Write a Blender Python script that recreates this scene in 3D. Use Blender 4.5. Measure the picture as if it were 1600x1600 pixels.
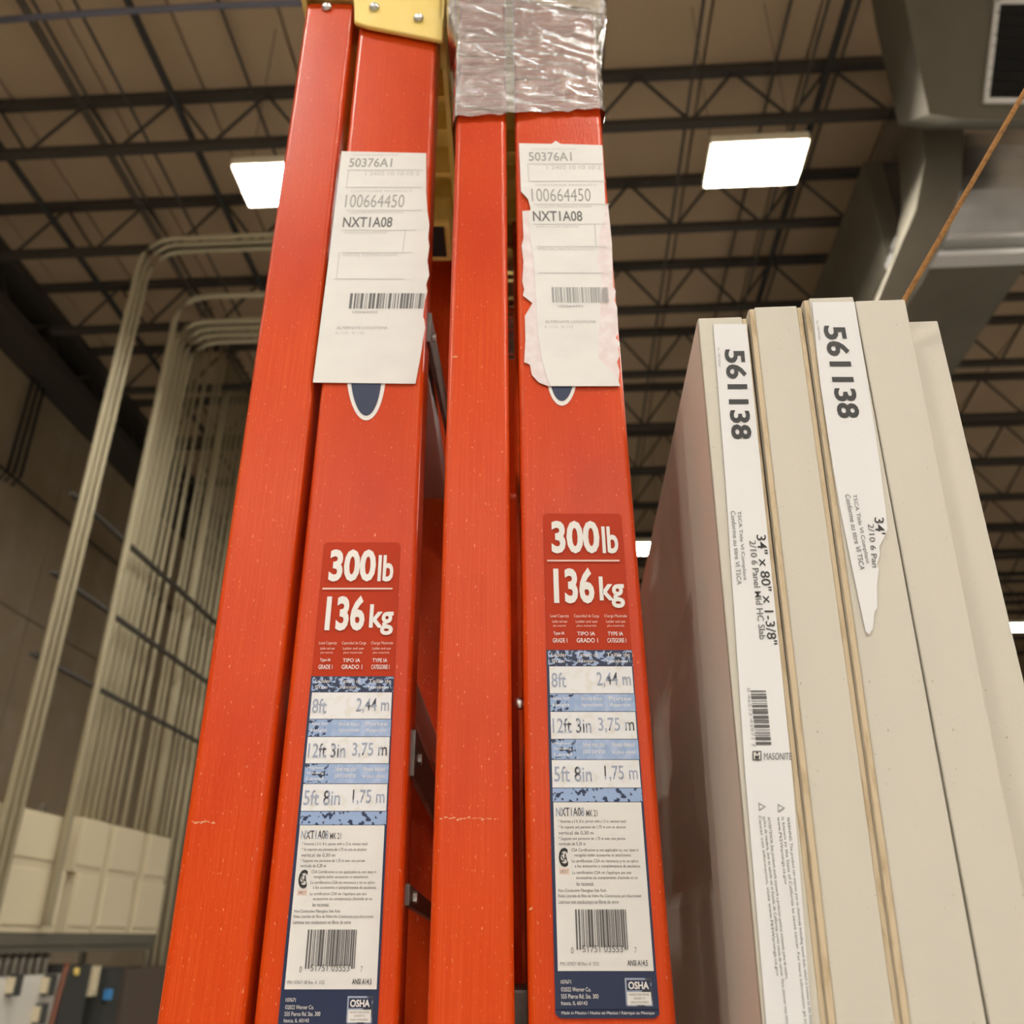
import bpy, math, random
from mathutils import Vector, Matrix, noise
random.seed(7)
S = bpy.context.scene
for o in list(bpy.data.objects): bpy.data.objects.remove(o)
COL = S.collection

# ---------------------------------------------------------------- camera
F, TH, PSI, CH = 1362.0, math.radians(26.1), math.radians(3.2), 1.647
cam_d = bpy.data.cameras.new('camera'); cam = bpy.data.objects.new('camera', cam_d); COL.objects.link(cam)
cam.location = (0, 0, CH); cam.rotation_euler = (math.pi/2 + TH, 0, PSI)
cam_d.sensor_width = 36; cam_d.sensor_fit = 'HORIZONTAL'; cam_d.lens = 36*F/1600
cam_d.clip_start = .02; cam_d.clip_end = 200
cam_d.dof.use_dof = True; cam_d.dof.focus_distance = .55; cam_d.dof.aperture_fstop = 9.5
S.camera = cam
# ---------------------------------------------------------------- world, exposure
W = bpy.data.worlds.new('hall_air'); S.world = W; W.use_nodes = True
bg = W.node_tree.nodes['Background']; bg.inputs[0].default_value = (0, 0, 0, 1); bg.inputs[1].default_value = 0
LAMP = 92.0                      # emission of the high-bay panels
S.view_settings.view_transform = 'Standard'; S.view_settings.look = 'None'
S.view_settings.gamma = 1; S.view_settings.use_curve_mapping = False
S.view_settings.exposure = .85

# ---------------------------------------------------------------- geometry of the place
CT, ST = math.cos(TH), math.sin(TH)
def ray(px, py):                 # direction (right, forward, up) through a point of the picture
    a, b = (px-800)/F, (800-py)/F
    return Vector((a, CT-ST*b, ST+CT*b))
def atY(px, py, D):              # point on the upright plane D metres ahead
    r = ray(px, py); return Vector((0, 0, CH)) + r*(D/r.y)
CP, SP = math.cos(PSI), math.sin(PSI)
def tob(v): return Vector((v.x*CP-v.y*SP, v.x*SP+v.y*CP, v.z))     # camera-facing axes -> hall axes
def tow(v): return Vector(v)                                     # the hall axes are the world axes
def hall(px, py, axis, d):       # point (hall axes) where the sight line meets plane axis = d
    r = tob(ray(px, py)); o = Vector((0, 0, CH))
    return o + r*((d-o[axis])/r[axis])

# ---------------------------------------------------------------- materials
def mat(name, col, rough=.6, metal=0, spec=.5, var=None, bump=None, coat=0, emit=None):
    m = bpy.data.materials.new(name); m.use_nodes = True; nt = m.node_tree; b = nt.nodes['Principled BSDF']
    b.inputs['Base Color'].default_value = (*col, 1); b.inputs['Roughness'].default_value = rough
    b.inputs['Metallic'].default_value = metal; b.inputs['Specular IOR Level'].default_value = spec
    b.inputs['Coat Weight'].default_value = coat
    def coords(sc):
        tc = nt.nodes.new('ShaderNodeTexCoord'); mp = nt.nodes.new('ShaderNodeMapping'); mp.inputs['Scale'].default_value = sc
        nt.links.new(tc.outputs['Object'], mp.inputs[0]); return mp.outputs[0]
    last = None
    for v in (var or []):        # (colour, scale xyz, low, high, detail)
        c2, sc, lo, hi, det = v
        n = nt.nodes.new('ShaderNodeTexNoise'); n.inputs['Scale'].default_value = 1; n.inputs['Detail'].default_value = det
        nt.links.new(coords(sc), n.inputs['Vector'])
        r = nt.nodes.new('ShaderNodeValToRGB'); r.color_ramp.elements[0].position = lo; r.color_ramp.elements[1].position = hi
        nt.links.new(n.outputs['Fac'], r.inputs[0])
        x = nt.nodes.new('ShaderNodeMix'); x.data_type = 'RGBA'
        nt.links.new(r.outputs[0], x.inputs[0]); x.inputs[6].default_value = (*col, 1); x.inputs[7].default_value = (*c2, 1)
        if last: nt.links.new(last, x.inputs[6])
        last = x.outputs[2]
    if last: nt.links.new(last, b.inputs['Base Color'])
    if bump:
        sc, st, dist = bump
        n = nt.nodes.new('ShaderNodeTexNoise'); n.inputs['Scale'].default_value = 1; n.inputs['Detail'].default_value = 4
        nt.links.new(coords(sc), n.inputs['Vector'])
        bp = nt.nodes.new('ShaderNodeBump'); bp.inputs['Strength'].default_value = st; bp.inputs['Distance'].default_value = dist
        nt.links.new(n.outputs['Fac'], bp.inputs['Height']); nt.links.new(bp.outputs[0], b.inputs['Normal'])
    if emit:
        b.inputs['Emission Color'].default_value = (*emit[0], 1); b.inputs['Emission Strength'].default_value = emit[1]
    return m
M = dict(
 fibre=mat('orange fibreglass', (.64, .057, .003), .30, spec=.32, var=[((.71, .092, .010), (900, 900, 9), .45, .75, 3), ((.56, .040, .002), (14, 14, 5), .4, .7, 3), ((.86, .34, .18), (700, 700, 260), .66, .76, 2)], bump=((600, 600, 90), .25, .0006)),
 yellow=mat('yellow moulded plastic', (.88, .66, .18), .42, var=[((.90, .70, .24), (30, 30, 30), .4, .7, 3)]),
 steel=mat('zinc rivet', (.62, .62, .62), .3, 1),
 brace=mat('grey brace metal', (.16, .145, .135), .45, .7, var=[((.07, .06, .055), (60, 60, 60), .5, .8, 4)]),
 step=mat('aluminium tread', (.55, .55, .55), .4, .9),
 foot=mat('black rubber', (.02, .02, .02), .7),
 paper=mat('white paper', (.76, .75, .74), .55, var=[((.71, .70, .70), (25, 25, 40), .4, .8, 3)]),
 torn=mat('torn paper residue', (.74, .64, .65), .7, var=[((.80, .74, .76), (110, 110, 110), .4, .65, 4)]),
 grey=mat('grey print', (.34, .34, .345), .6), faint=mat('faint print', (.55, .55, .55), .6), black=mat('black print', (.02, .02, .022), .5),
 dkgrey=mat('dark grey print', (.13, .13, .135), .55),
 navy=mat('navy print', (.012, .024, .075), .38), tag=mat('rust orange print', (.47, .034, .003), .4, 0, .2),
 white=mat('white print', (.80, .78, .76), .4), offw=mat('pale print', (.78, .60, .52), .45),
 worn=mat('worn blue print', (.30, .42, .68), .4, var=[((.015, .03, .09), (330, 330, 330), .55, .60, 3)]),
 worn2=mat('scuffed navy print', (.012, .024, .075), .4, var=[((.32, .43, .68), (300, 300, 420), .52, .57, 3)]),
 lightb=mat('faded blue print', (.30, .42, .68), .4, var=[((.42, .53, .76), (200, 200, 200), .4, .7, 3)]),
 scuff=mat('scuffed white print', (.78, .79, .83), .4, var=[((.70, .68, .63), (160, 160, 160), .5, .75, 4)]),
 fadeb=mat('faded lettering', (.34, .39, .52), .5, var=[((.05, .055, .07), (130, 130, 130), .52, .6, 2)]),
 scuffed=mat('rubbed fibreglass', (.72, .30, .16), .6),
 barc=mat('barcode ink', (.10, .095, .10), .55),
 door=mat('primed door', (.62, .59, .515), .62, var=[((.57, .54, .475), (10, 10, 3), .35, .7, 4), ((.40, .36, .30), (420, 420, 420), .72, .78, 2)], bump=((500, 500, 500), .12, .0005)),
 skin=mat('raw fibreboard edge', (.60, .49, .34), .8, var=[((.44, .33, .20), (300, 300, 60), .5, .75, 4)]),
 sticker=mat('glossy white sticker', (.74, .745, .77), .35),
 rope=mat('jute twine', (.36, .17, .045), .85, var=[((.22, .10, .03), (300, 300, 300), .45, .7, 3)]),
 deck=mat('painted roof deck', (.52, .39, .26), .7, var=[((.43, .31, .20), (.5, .12, .5), .4, .7, 4), ((.42, .27, .14), (.35, .35, .35), .66, .8, 3)]),
 joist=mat('dark primer steel', (.055, .048, .040), .6),
 pipe=mat('black pipe', (.02, .019, .018), .5),
 bluepipe=mat('blue grey pipe', (.16, .17, .24), .5),
 conc=mat('concrete wall', (.36, .285, .19), .85, var=[((.27, .21, .135), (.9, .9, .25), .4, .7, 5), ((.37, .31, .24), (2, 2, 2), .5, .8, 4)]),
 floor=mat('sealed concrete', (.42, .40, .37), .35, var=[((.34, .32, .29), (1, 1, 1), .4, .7, 5)]),
 conduit=mat('galvanised conduit', (.50, .45, .31), .6), strut=mat('grey strut', (.22, .20, .17), .5, .5),
 cab=mat('beige enclosure', (.66, .58, .41), .5), trough=mat('olive grey trough', (.115, .105, .082), .6),
 dkbox=mat('charcoal enclosure', (.05, .052, .05), .5), brbox=mat('brown enclosure', (.10, .075, .06), .6),
 wht=mat('white enclosure', (.62, .60, .55), .5), blue=mat('blue handle', (.06, .26, .60), .4), red=mat('red brown cable', (.20, .07, .04), .6),
 galv=mat('galvanised duct', (.40, .40, .41), .22, .95, var=[((.30, .30, .30), (3, 3, 3), .4, .7, 4)]),
 olive=mat('weathered duct sheet', (.16, .145, .115), .85, 0, .2, var=[((.125, .112, .088), (1.4, 1.4, 1.4), .4, .7, 3)]),
 flange=mat('bright duct flange', (.72, .72, .72), .4, .3), grblk=mat('grille black', (.006, .006, .006), .8),
 lampbody=mat('lamp housing', (.75, .70, .55), .5),
 lamp=mat('lit diffuser', (1, 1, 1), .5, emit=((1.0, .945, .84), LAMP)),
)
def film_mat():
    m = bpy.data.materials.new('clear stretch film'); m.use_nodes = True; nt = m.node_tree; nt.nodes.remove(nt.nodes['Principled BSDF'])
    out = nt.nodes['Material Output']
    tr = nt.nodes.new('ShaderNodeBsdfTransparent'); gl = nt.nodes.new('ShaderNodeBsdfGlossy'); df = nt.nodes.new('ShaderNodeBsdfDiffuse')
    gl.inputs['Roughness'].default_value = .17; df.inputs[0].default_value = (.93, .89, .90, 1)
    m1 = nt.nodes.new('ShaderNodeMixShader'); m2 = nt.nodes.new('ShaderNodeMixShader')
    m1.inputs[0].default_value = .24; nt.links.new(tr.outputs[0], m1.inputs[1]); nt.links.new(df.outputs[0], m1.inputs[2])
    tc = nt.nodes.new('ShaderNodeTexCoord'); mp = nt.nodes.new('ShaderNodeMapping'); mp.inputs['Scale'].default_value = (45, 45, 330); mp.inputs['Rotation'].default_value = (0, .12, 0)
    nz = nt.nodes.new('ShaderNodeTexNoise'); nz.inputs['Scale'].default_value = 1; nz.inputs['Detail'].default_value = 3; bm = nt.nodes.new('ShaderNodeBump'); bm.inputs['Strength'].default_value = .8; bm.inputs['Distance'].default_value = .0040
    nt.links.new(tc.outputs['Object'], mp.inputs[0]); nt.links.new(mp.outputs[0], nz.inputs['Vector']); nt.links.new(nz.outputs['Fac'], bm.inputs['Height']); nt.links.new(bm.outputs[0], gl.inputs['Normal'])
    fr = nt.nodes.new('ShaderNodeFresnel'); fr.inputs[0].default_value = 1.75
    mul = nt.nodes.new('ShaderNodeMath'); mul.operation = 'MULTIPLY'; mul.inputs[1].default_value = 3.6; mul.use_clamp = True
    nt.links.new(fr.outputs[0], mul.inputs[0]); nt.links.new(mul.outputs[0], m2.inputs[0])
    nt.links.new(m1.outputs[0], m2.inputs[1]); nt.links.new(gl.outputs[0], m2.inputs[2]); nt.links.new(m2.outputs[0], out.inputs[0])
    return m
M['film'] = film_mat()

# ---------------------------------------------------------------- mesh helpers
class MB:
    def __init__(s): s.v = []; s.f = []
    def quadbox(s, c8):                                      # 8 corners: bottom 4 (ccw), top 4
        n = len(s.v); s.v += [Vector(c) for c in c8]
        for f in ((3,2,1,0), (4,5,6,7), (0,1,5,4), (1,2,6,5), (2,3,7,6), (3,0,4,7)): s.f.append([n+i for i in f])
        return s
    def box(s, x0, x1, y0, y1, z0, z1):
        return s.quadbox([(x0,y0,z0), (x1,y0,z0), (x1,y1,z0), (x0,y1,z0), (x0,y0,z1), (x1,y0,z1), (x1,y1,z1), (x0,y1,z1)])
    def prism(s, pts, off):                                  # polygon extruded by vector off
        n = len(s.v); k = len(pts); off = Vector(off); s.v += [Vector(p) for p in pts] + [Vector(p)+off for p in pts]
        s.f.append(list(range(n, n+k))); s.f.append(list(range(n+2*k-1, n+k-1, -1)))
        for i in range(k): j = (i+1) % k; s.f.append([n+j, n+i, n+k+i, n+k+j])
        return s
    def tube(s, pts, r, n=8, cap=True):
        pts = [Vector(p) for p in pts]; base = len(s.v)
        for i, p in enumerate(pts):
            t = (pts[min(i+1, len(pts)-1)] - pts[max(i-1, 0)]).normalized()
            a = t.cross(Vector((0, 0, 1)) if abs(t.z) < .9 else Vector((1, 0, 0))).normalized(); b = t.cross(a)
            for k in range(n):
                w = 2*math.pi*k/n; s.v.append(p + a*math.cos(w)*r + b*math.sin(w)*r)
        for i in range(len(pts)-1):
            for k in range(n):
                q = (k+1) % n; s.f.append([base+i*n+k, base+i*n+q, base+(i+1)*n+q, base+(i+1)*n+k])
        if cap:
            s.f.append([base+k for k in range(n)][::-1]); s.f.append([base+(len(pts)-1)*n+k for k in range(n)])
        return s
    def poly(s, pts): n = len(s.v); s.v += [Vector(p) for p in pts]; s.f.append(list(range(n, n+len(pts)))); return s
    def build(s, name, m, parent=None, smooth=False, xf=None, bevel=0):
        vs = [xf(v) for v in s.v] if xf else s.v
        if parent is not None: vs = [v - parent_loc(parent) for v in vs]
        me = bpy.data.meshes.new(name); me.from_pydata([tuple(v) for v in vs], [], s.f); me.update()
        me.materials.append(M[m] if isinstance(m, str) else m)
        if smooth: me.polygons.foreach_set('use_smooth', [True]*len(me.polygons))
        o = bpy.data.objects.new(name, me); COL.objects.link(o)
        if parent is not None: o.parent = parent
        if bevel:
            b = o.modifiers.new('bevel', 'BEVEL'); b.width = bevel; b.segments = 3; b.limit_method = 'ANGLE'
        return o
def parent_loc(o):
    l = Vector(o.location)
    while o.parent: o = o.parent; l += Vector(o.location)
    return l
def thing(name, label, cat, loc=(0, 0, 0), group=None, rz=0):
    o = bpy.data.objects.new(name, None); COL.objects.link(o); o.location = loc; o.rotation_euler.z = rz; o.empty_display_size = .1
    return tag(o, label, cat, group)
def tag(o, label, cat, group=None):
    o['label'] = label; o['category'] = cat
    if group: o['group'] = group
    return o
def struct(o): o['kind'] = 'structure'; return o
def copy_tree(o, parent=None):
    c = o.copy(); COL.objects.link(c); c.parent = parent
    for ch in list(o.children): copy_tree(ch, c)
    return c

# ---------------------------------------------------------------- the hall
DECK = CH+7.05; JB = CH+6.35; WX = -6.6; X1 = 16.0; Y0, Y1 = -40.0, 26.0; WX2, YW = -26.0, -2.0  # unseen widening behind the camera is added for a sheen on the rail
hb = lambda v: tow(v)
struct(MB().box(WX2-.3, X1+.3, Y0-.3, Y1+.3, -.2, 0).build('floor', 'floor'))
ceil = struct(MB().box(WX2-.3, X1+.3, Y0-.3, Y1+.3, DECK+.06, DECK+.3).build('ceiling', 'joist'))
x = WX2; me0 = None
while x < X1:                                               # deck panels, each with its own edges
    if me0 is None: p = me0 = MB().box(.012, .902, Y0, Y1, 0, .06).build('deck_panel', 'deck', ceil)
    else: p = me0.copy(); COL.objects.link(p)
    p.location = (x, 0, DECK); p.parent = ceil
    x += .914
wall = struct(MB().box(WX-.3, WX-.04, YW, Y1, 0, DECK+.06).build('wall_left', 'joist'))
y = YW
while y < Y1:                                               # precast wall panels in three courses
    for z0, z1 in ((0, 2.6), (2.62, 5.22), (5.24, DECK-.12)):
        MB().box(WX-.04, WX, y+.01, min(y+3.0, Y1)-.01, z0, z1).build('wall_panel', 'conc', wall)
    y += 3.0
struct(MB().box(X1, X1+.3, Y0, Y1, 0, DECK+.06).build('wall_right', 'conc'))
struct(MB().box(WX, X1, Y1, Y1+.3, 0, DECK+.06).build('wall_far', 'conc'))
struct(MB().box(WX2, X1, Y0-.3, Y0, 0, DECK+.06).build('wall_back', 'conc'))
struct(MB().box(WX2-.3, WX2, Y0, YW, 0, DECK+.06).build('wall_side_added', 'conc'))  # outer wall of the added, unseen widening of the hall
struct(MB().box(WX2, WX-.3, YW, YW+.3, 0, DECK+.06).build('wall_return_added', 'conc'))  # closes off the widening added out of view for the rail's sheen
# wall-side girder carrying the joist ends
g = thing('girder', 'dark steel girder running along the top of the concrete side wall', 'girder', tow((WX+.3, 4, JB-.1)))
MB().box(WX+.02, WX+.5, 2, Y1-.3, JB-.02, JB+.14).build('bottom_chord', 'joist', g, xf=hb)
MB().box(WX+.02, WX+.5, 2, Y1-.3, DECK-.16, DECK-.02).build('top_chord', 'joist', g, xf=hb)
y = 2.4
while y < Y1-1:
    MB().quadbox([(WX+.2,y,JB+.1), (WX+.3,y,JB+.1), (WX+.3,y+.08,JB+.1), (WX+.2,y+.08,JB+.1), (WX+.2,y+.55,DECK-.1), (WX+.3,y+.55,DECK-.1), (WX+.3,y+.63,DECK-.1), (WX+.2,y+.63,DECK-.1)]).build('web_bar', 'joist', g, xf=hb)
    MB().quadbox([(WX+.2,y+1.1,JB+.1), (WX+.3,y+1.1,JB+.1), (WX+.3,y+1.18,JB+.1), (WX+.2,y+1.18,JB+.1), (WX+.2,y+.55,DECK-.1), (WX+.3,y+.55,DECK-.1), (WX+.3,y+.63,DECK-.1), (WX+.2,y+.63,DECK-.1)]).build('web_bar', 'joist', g, xf=hb)
    y += 1.1
ORD = ('first', 'second', 'third', 'fourth', 'fifth', 'sixth', 'seventh', 'eighth', 'ninth', 'tenth', 'eleventh', 'twelfth', 'thirteenth', 'fourteenth')
# open-web joists
JX0, JX1, PER = WX+.49, 13.0, .85
def make_joist():
    j = thing('bar_joist', 'dark open-web steel joist under the tan roof deck', 'joist', (0, 0, 0), 'open-web roof joists')
    MB().box(JX0, JX1, -.045, .045, .62, .699).build('top_chord', 'joist', j)
    MB().box(JX0+.3, JX1, -.04, .04, -.02, .05).build('bottom_chord', 'joist', j)
    x = JX0+.57; up = None; dn = None
    while x < JX1-PER:
        for k in (0, 1):
            src = up if k == 0 else dn
            if src is None:
                a, b = ((0, .03), (PER/2, .64)) if k == 0 else ((PER/2, .64), (PER, .03))
                src = MB().tube([(a[0], 0, a[1]), (b[0], 0, b[1])], .016, 6).build('web_bar', 'joist', j)
                if k == 0: up = src
                else: dn = src
                o = src
            else:
                o = src.copy(); COL.objects.link(o); o.parent = j
            o.location = (x, 0, 0)
        x += PER
    return j
j0 = make_joist()
for i in range(14):
    o = j0 if i == 0 else copy_tree(j0)
    o.location = tow((0, 5.39+1.25*i, JB)); o['label'] = f'dark open-web roof joist, {ORD[i]} from the blue grey conduit toward the far wall'
# sprinkler pipes and bridging lines running away under the deck
def runline(name, x, zoff, r, m, label, cat, grp, y0=2.5, y1=25.5):
    o = MB().tube([(x, y0, 0), (x, y1, 0)], r, 8).build(name, m, smooth=True)
    o.location = tow((0, 0, JB+zoff))
    return tag(o, label, cat, grp)
for px, py in ((201, 4), (1325, 4), (0, 228)):
    x = hall(px, py, 2, JB+.36)[0]
    runline('sprinkler_pipe', x, .36, .034, 'pipe', {201: 'thick black sprinkler pipe through the joists, passing beside the bare-capped ladder', 1325: 'thick black sprinkler pipe through the joists, between large lamp and air duct', 0: 'thick black sprinkler pipe through the joists, closest to the concrete side wall'}[px], 'pipe', 'black sprinkler pipes under the roof deck')
rods = sorted((hall(px, py, 2, JB+zz)[0], zz) for px, py, zz in ((40, 8, .05), (120, 8, .05), (342, 4, .62), (1099, 4, .05), (1235, 4, .60), (1294, 4, .05), (1342, 4, .62), (942, 60, .62), (55, 8, .60), (30, 4, .62)))
for i, (x, zz) in enumerate(rods):
    runline('bridging_rod', x, zz, .014, 'joist', f'thin dark bridging rod across the roof joists, {ORD[i]} from the concrete side wall', 'rod', 'thin bridging rods under the roof deck')
bp = MB().tube([hall(-60, 36, 2, JB-.12), hall(150, 20, 2, JB-.12), hall(320, 10, 2, JB-.12), hall(520, 2, 2, JB-.12)], .024, 8).build('blue_pipe', 'bluepipe', xf=hb, smooth=True)
tag(bp, 'blue grey conduit crossing below the roof joists', 'conduit')

# high-bay lamps: a housing and a lit diffuser each
LH = CH+5.2; LDROP = DECK-LH
def make_lamp():
    l = thing('high_bay_lamp', 'glowing flat high-bay lamp hung below the roof joists', 'lamp', (0, 0, 0), 'high-bay lamps in rows under the roof')
    MB().box(-.355, .355, -.215, .215, .0, .07).build('housing', 'lampbody', l)
    MB().box(-.34, .34, -.195, .195, -.006, .002).build('diffuser', 'lamp', l)
    MB().tube([(-.3, 0, .06), (-.3, 0, LDROP)], .003, 6).build('hanger', 'joist', l); MB().tube([(.3, 0, .06), (.3, 0, LDROP)], .003, 6).build('hanger', 'joist', l)
    return l
l0 = make_lamp(); k = 0
LN = {(-2.01, 4.8): 'glowing high-bay lamp beside the plain edge of the bare-capped orange ladder', (1.55, 4.8): 'large glowing high-bay lamp between the film-wrapped ladder and the air duct',
      (1.23, 11.95): 'small distant glowing lamp in the gap between the ladder and the door face', (8.63, 16.0): 'distant glowing lamp past the set-back last door of the row'}
# the four lamps in the picture, then the same rows going on beside and behind the camera
rowsL = [(4.8, (-2.01, 1.55, 5.1, 8.66)), (11.95, (1.23,)), (16.0, (8.63,))] + [(yy, (-5.6, -2.01, 1.55, 5.1, 8.66, 12.2)) for yy in (-2.4, -9.5, -16.7, -23.8, -31.0, -38.0)]
for yy, xs in rowsL:
    for xx in xs:
        o = l0 if k == 0 else copy_tree(l0); k += 1
        o.location = (xx, yy, LH)
        if (xx, yy) in LN: o['label'] = LN[(xx, yy)]
        else:
            o.name = 'high_bay_lamp_offscreen'; o['label'] = 'glowing flat high-bay lamp hung below the roof joists, outside the picture'
            for c in o.children:
                if c.name.startswith('diffuser'): c.name = 'diffuser_offscreen'

# ---------------------------------------------------------------- electrical gear in front of the side wall
GX = -4.1
def G(px, py): p = hall(px, py, 0, GX); return p[1], p[2]
def gear_box(px0, px1, pyt, pyb, name, m, label, cat, depth=.35, group=None, front=GX):
    ymid = (pyt+pyb)/2; y0 = G(px0, ymid)[0]; y1 = G(px1, ymid)[0]; zt = G((px0+px1)/2, pyt)[1]; zb = G((px0+px1)/2, pyb)[1]
    t = thing(name, label, cat, tow((front-depth/2, (y0+y1)/2, zb)), group)
    MB().box(front-depth, front-.015, y0, y1, zb, zt).build('body', m, t, xf=hb)
    MB().box(front-.015, front, y0+.03, y1-.03, zb+.03, zt-.03).build('cover', m, t, xf=hb, bevel=.006)
    return t, (y0, y1, zb, zt)
names = ('widest', 'second', 'third', 'narrow end')
ZG = [G(60, q)[1] for q in (1258, 1353, 1457, 1489)]
def gear_z(px0, px1, row, zb, zt, *args, **kw):
    t, d_ = None, kw.pop('depth', .35); y0 = G(px0, row)[0]; y1 = G(px1, row)[0]; name, m, label, cat = args
    t = thing(name, label, cat, (GX-d_/2, (y0+y1)/2, zb), kw.get('group'))
    MB().box(GX-d_, GX-.015, y0, y1, zb, zt).build('body', m, t)
    MB().box(GX-.015, GX, y0+.02, y1-.02, zb+.05, zt-.02).build('cover', m, t, bevel=.006)
    return t
for i, (a, b) in enumerate(((-70, 108), (124, 168), (173, 222), (228, 262))):
    gear_z(a, b, 1305+i*16, ZG[1], ZG[0]-(.0 if i else .04), 'upper_enclosure', 'cab', f'beige enclosure, {names[i]} of the upper row above the trough', 'enclosure', group='upper beige enclosures')
for i, (a, b) in enumerate(((-80, 98), (112, 150), (155, 203), (209, 250))):
    gear_z(a, b, 1405+i*11, ZG[2], ZG[1]-.002, 'lower_enclosure', 'cab', f'beige enclosure, {names[i]} of the row resting on the trough', 'enclosure', group='lower beige enclosures')
gear_z(-90, 240, 1472, ZG[3], ZG[2]-.002, 'wiring_trough', 'trough', 'long olive grey wiring trough under the beige enclosures', 'trough', depth=.35)
sf = thing('equipment_frame', 'grey strut frame carrying the beige enclosures and conduits', 'frame', (GX-.38, 7.5, 0))
for yy in (5.2, 6.4, 7.6, 8.8, 10.2): MB().box(GX-.40, GX-.352, yy, yy+.05, 0, ZG[0]+.1).build('post', 'strut', sf)
for zz in (ZG[0]-.15, ZG[2]+.1, ZG[3]-.3): MB().box(GX-.39, GX-.351, 5.0, 10.6, zz, zz+.04).build('rail', 'strut', sf)
gear_box(92, 134, 1508, 1640, 'breaker_box', 'dkbox', 'charcoal breaker box with a small yellow dot', 'breaker box', .35)
ya, za = G(118, 1518)
MB().tube([(GX-.01, ya, za), (GX+.02, ya, za)], .03, 10).build('yellow_dot', 'yellow', bpy.data.objects['breaker_box'], xf=hb)
gear_box(145, 157, 1510, 1556, 'tan_junction_box', 'cab', 'small tan box between the two dark breaker boxes', 'junction box', .35)
tb, bb = gear_box(160, 185, 1512, 1640, 'handled_breaker_box', 'dkbox', 'dark breaker box with a blue lever handle', 'breaker box', .35)
y0, z0 = G(160, 1563); y1, z1 = G(168, 1545)
MB().box(GX-.005, GX+.06, y0, y1, z0, z1).build('lever_handle', 'blue', tb, xf=hb, bevel=.01)
gear_box(189, 262, 1512, 1640, 'brown_breaker_box', 'brbox', 'dark brown breaker box beside the red ladder rail', 'breaker box', .35)
wb, bb = gear_box(-90, 88, 1528, 1640, 'terminal_cabinet', 'wht', 'open white cabinet with rows of dark terminal blocks', 'cabinet', .35)
for px, py in ((16, 1538), (70, 1538), (56, 1583)):
    y0, z0 = G(px-9, py+14); y1, z1 = G(px+9, py-12)
    MB().box(GX-.005, GX+.05, y0, y1, z0, z1).build('terminal_block', 'cab', wb, xf=hb)
    ym = (y0+y1)/2; MB().box(GX, GX+.075, ym-.03, ym+.03, z0-.02, z1+.02).build('terminal_screw', 'dkbox', wb, xf=hb)
for i in range(7):
    y0, z0 = G(8+i*12, 1530); z1 = G(8+i*12, 1487)[1]
    tag(MB().tube([(GX-.08, y0, z0-.05), (GX-.08, y0, z1+.03)], .028, 8).build('short_conduit', 'strut', xf=hb, smooth=True), 'short grey conduit dropping from the trough into the white cabinet', 'conduit', 'short conduits below the trough')
rc = MB().tube([(GX+.03, *G(100, 1506)), (GX+.05, *G(88, 1530)), (GX+.05, *G(70, 1600)), (GX+.03, *G(60, 1640))], .022, 8).build('red_cable', 'red', xf=hb, smooth=True)
tag(rc, 'red brown cable hanging beside the charcoal breaker box', 'cable')
# conduits rising from the gear
def riser(px, py, r, m='conduit', top=None, label='', grp=None, x=GX-.12, zb=None):
    y = hall(px, py, 0, x)[1]; z0 = zb if zb else ZG[0]-.03
    zt = top or DECK+.002
    for q in range(14):                                      # pass alongside a joist, touching its chord
        yj = 5.39+1.25*q
        if not top and abs(y-yj) < .045+r-.002: y = yj+(.045+r-.002)*(1 if y >= yj else -1)
    pts = [(x, y, z0), (x, y, zt)]
    if top:
        pts = [(x, y, z0), (x, y, zt-.3)] + [(x+.3-.3*math.cos(a), y, zt-.3+.3*math.sin(a)) for a in (math.pi/8, math.pi/4, 3*math.pi/8, math.pi/2)] + [(x+4.4, y, zt)]
    o = MB().tube(pts, r, 10).build('conduit', m, xf=hb, smooth=True)
    return tag(o, label, 'conduit', grp)
CXF = GX+.05
for i, px in enumerate((98, 108, 119)):
    riser(px, 900, .024, top=JB-.05, label=f'pale conduit of the slim bundle, {ORD[2-i]} counted from the wide bundle', grp='conduits of the slim bundle', x=CXF, zb=ZG[2]+.05)
for i, px in enumerate((188, 198, 208, 218, 228)):
    riser(px, 900, .034, top=JB-.05, label=f'pale conduit of the wide tight bundle, {ORD[i]} counted from the slim bundle', grp='conduits of the wide bundle', x=CXF if i == 0 else GX-.12, zb=ZG[2]+.05 if i == 0 else ZG[0]-.03)
for i, (px, r) in enumerate(((240, .02), (250, .02), (264, .022), (282, .02), (290, .02), (304, .055), (318, .02), (326, .02), (335, .024), (345, .03))):
    riser(px, 900, r, label=f'pale conduit standing apart, {ORD[i]} counted from the wide bundle toward the ladder', grp='separate conduits near the ladder', x=GX-.12, zb=G(225, 1512)[1]-.03 if i > 6 else ZG[0]-.03)
YS = hall(95, 900, 0, CXF)[1]-.06
for py0, z in ((745, 0), (880, 0), (1010, 0)):               # strut rails tying the conduits
    p = hall(160, py0+70, 0, GX+.0)
    o = MB().box(GX-.02, GX+.03, YS, 10.8, p[2]-.015, p[2]+.015).build('strut_rail', 'joist', xf=hb)
    tag(o, ('highest', 'middle', 'lowest')[(745, 880, 1010).index(py0)] + ' dark strut rail clamped behind the rising conduits', 'strut rail')
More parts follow.
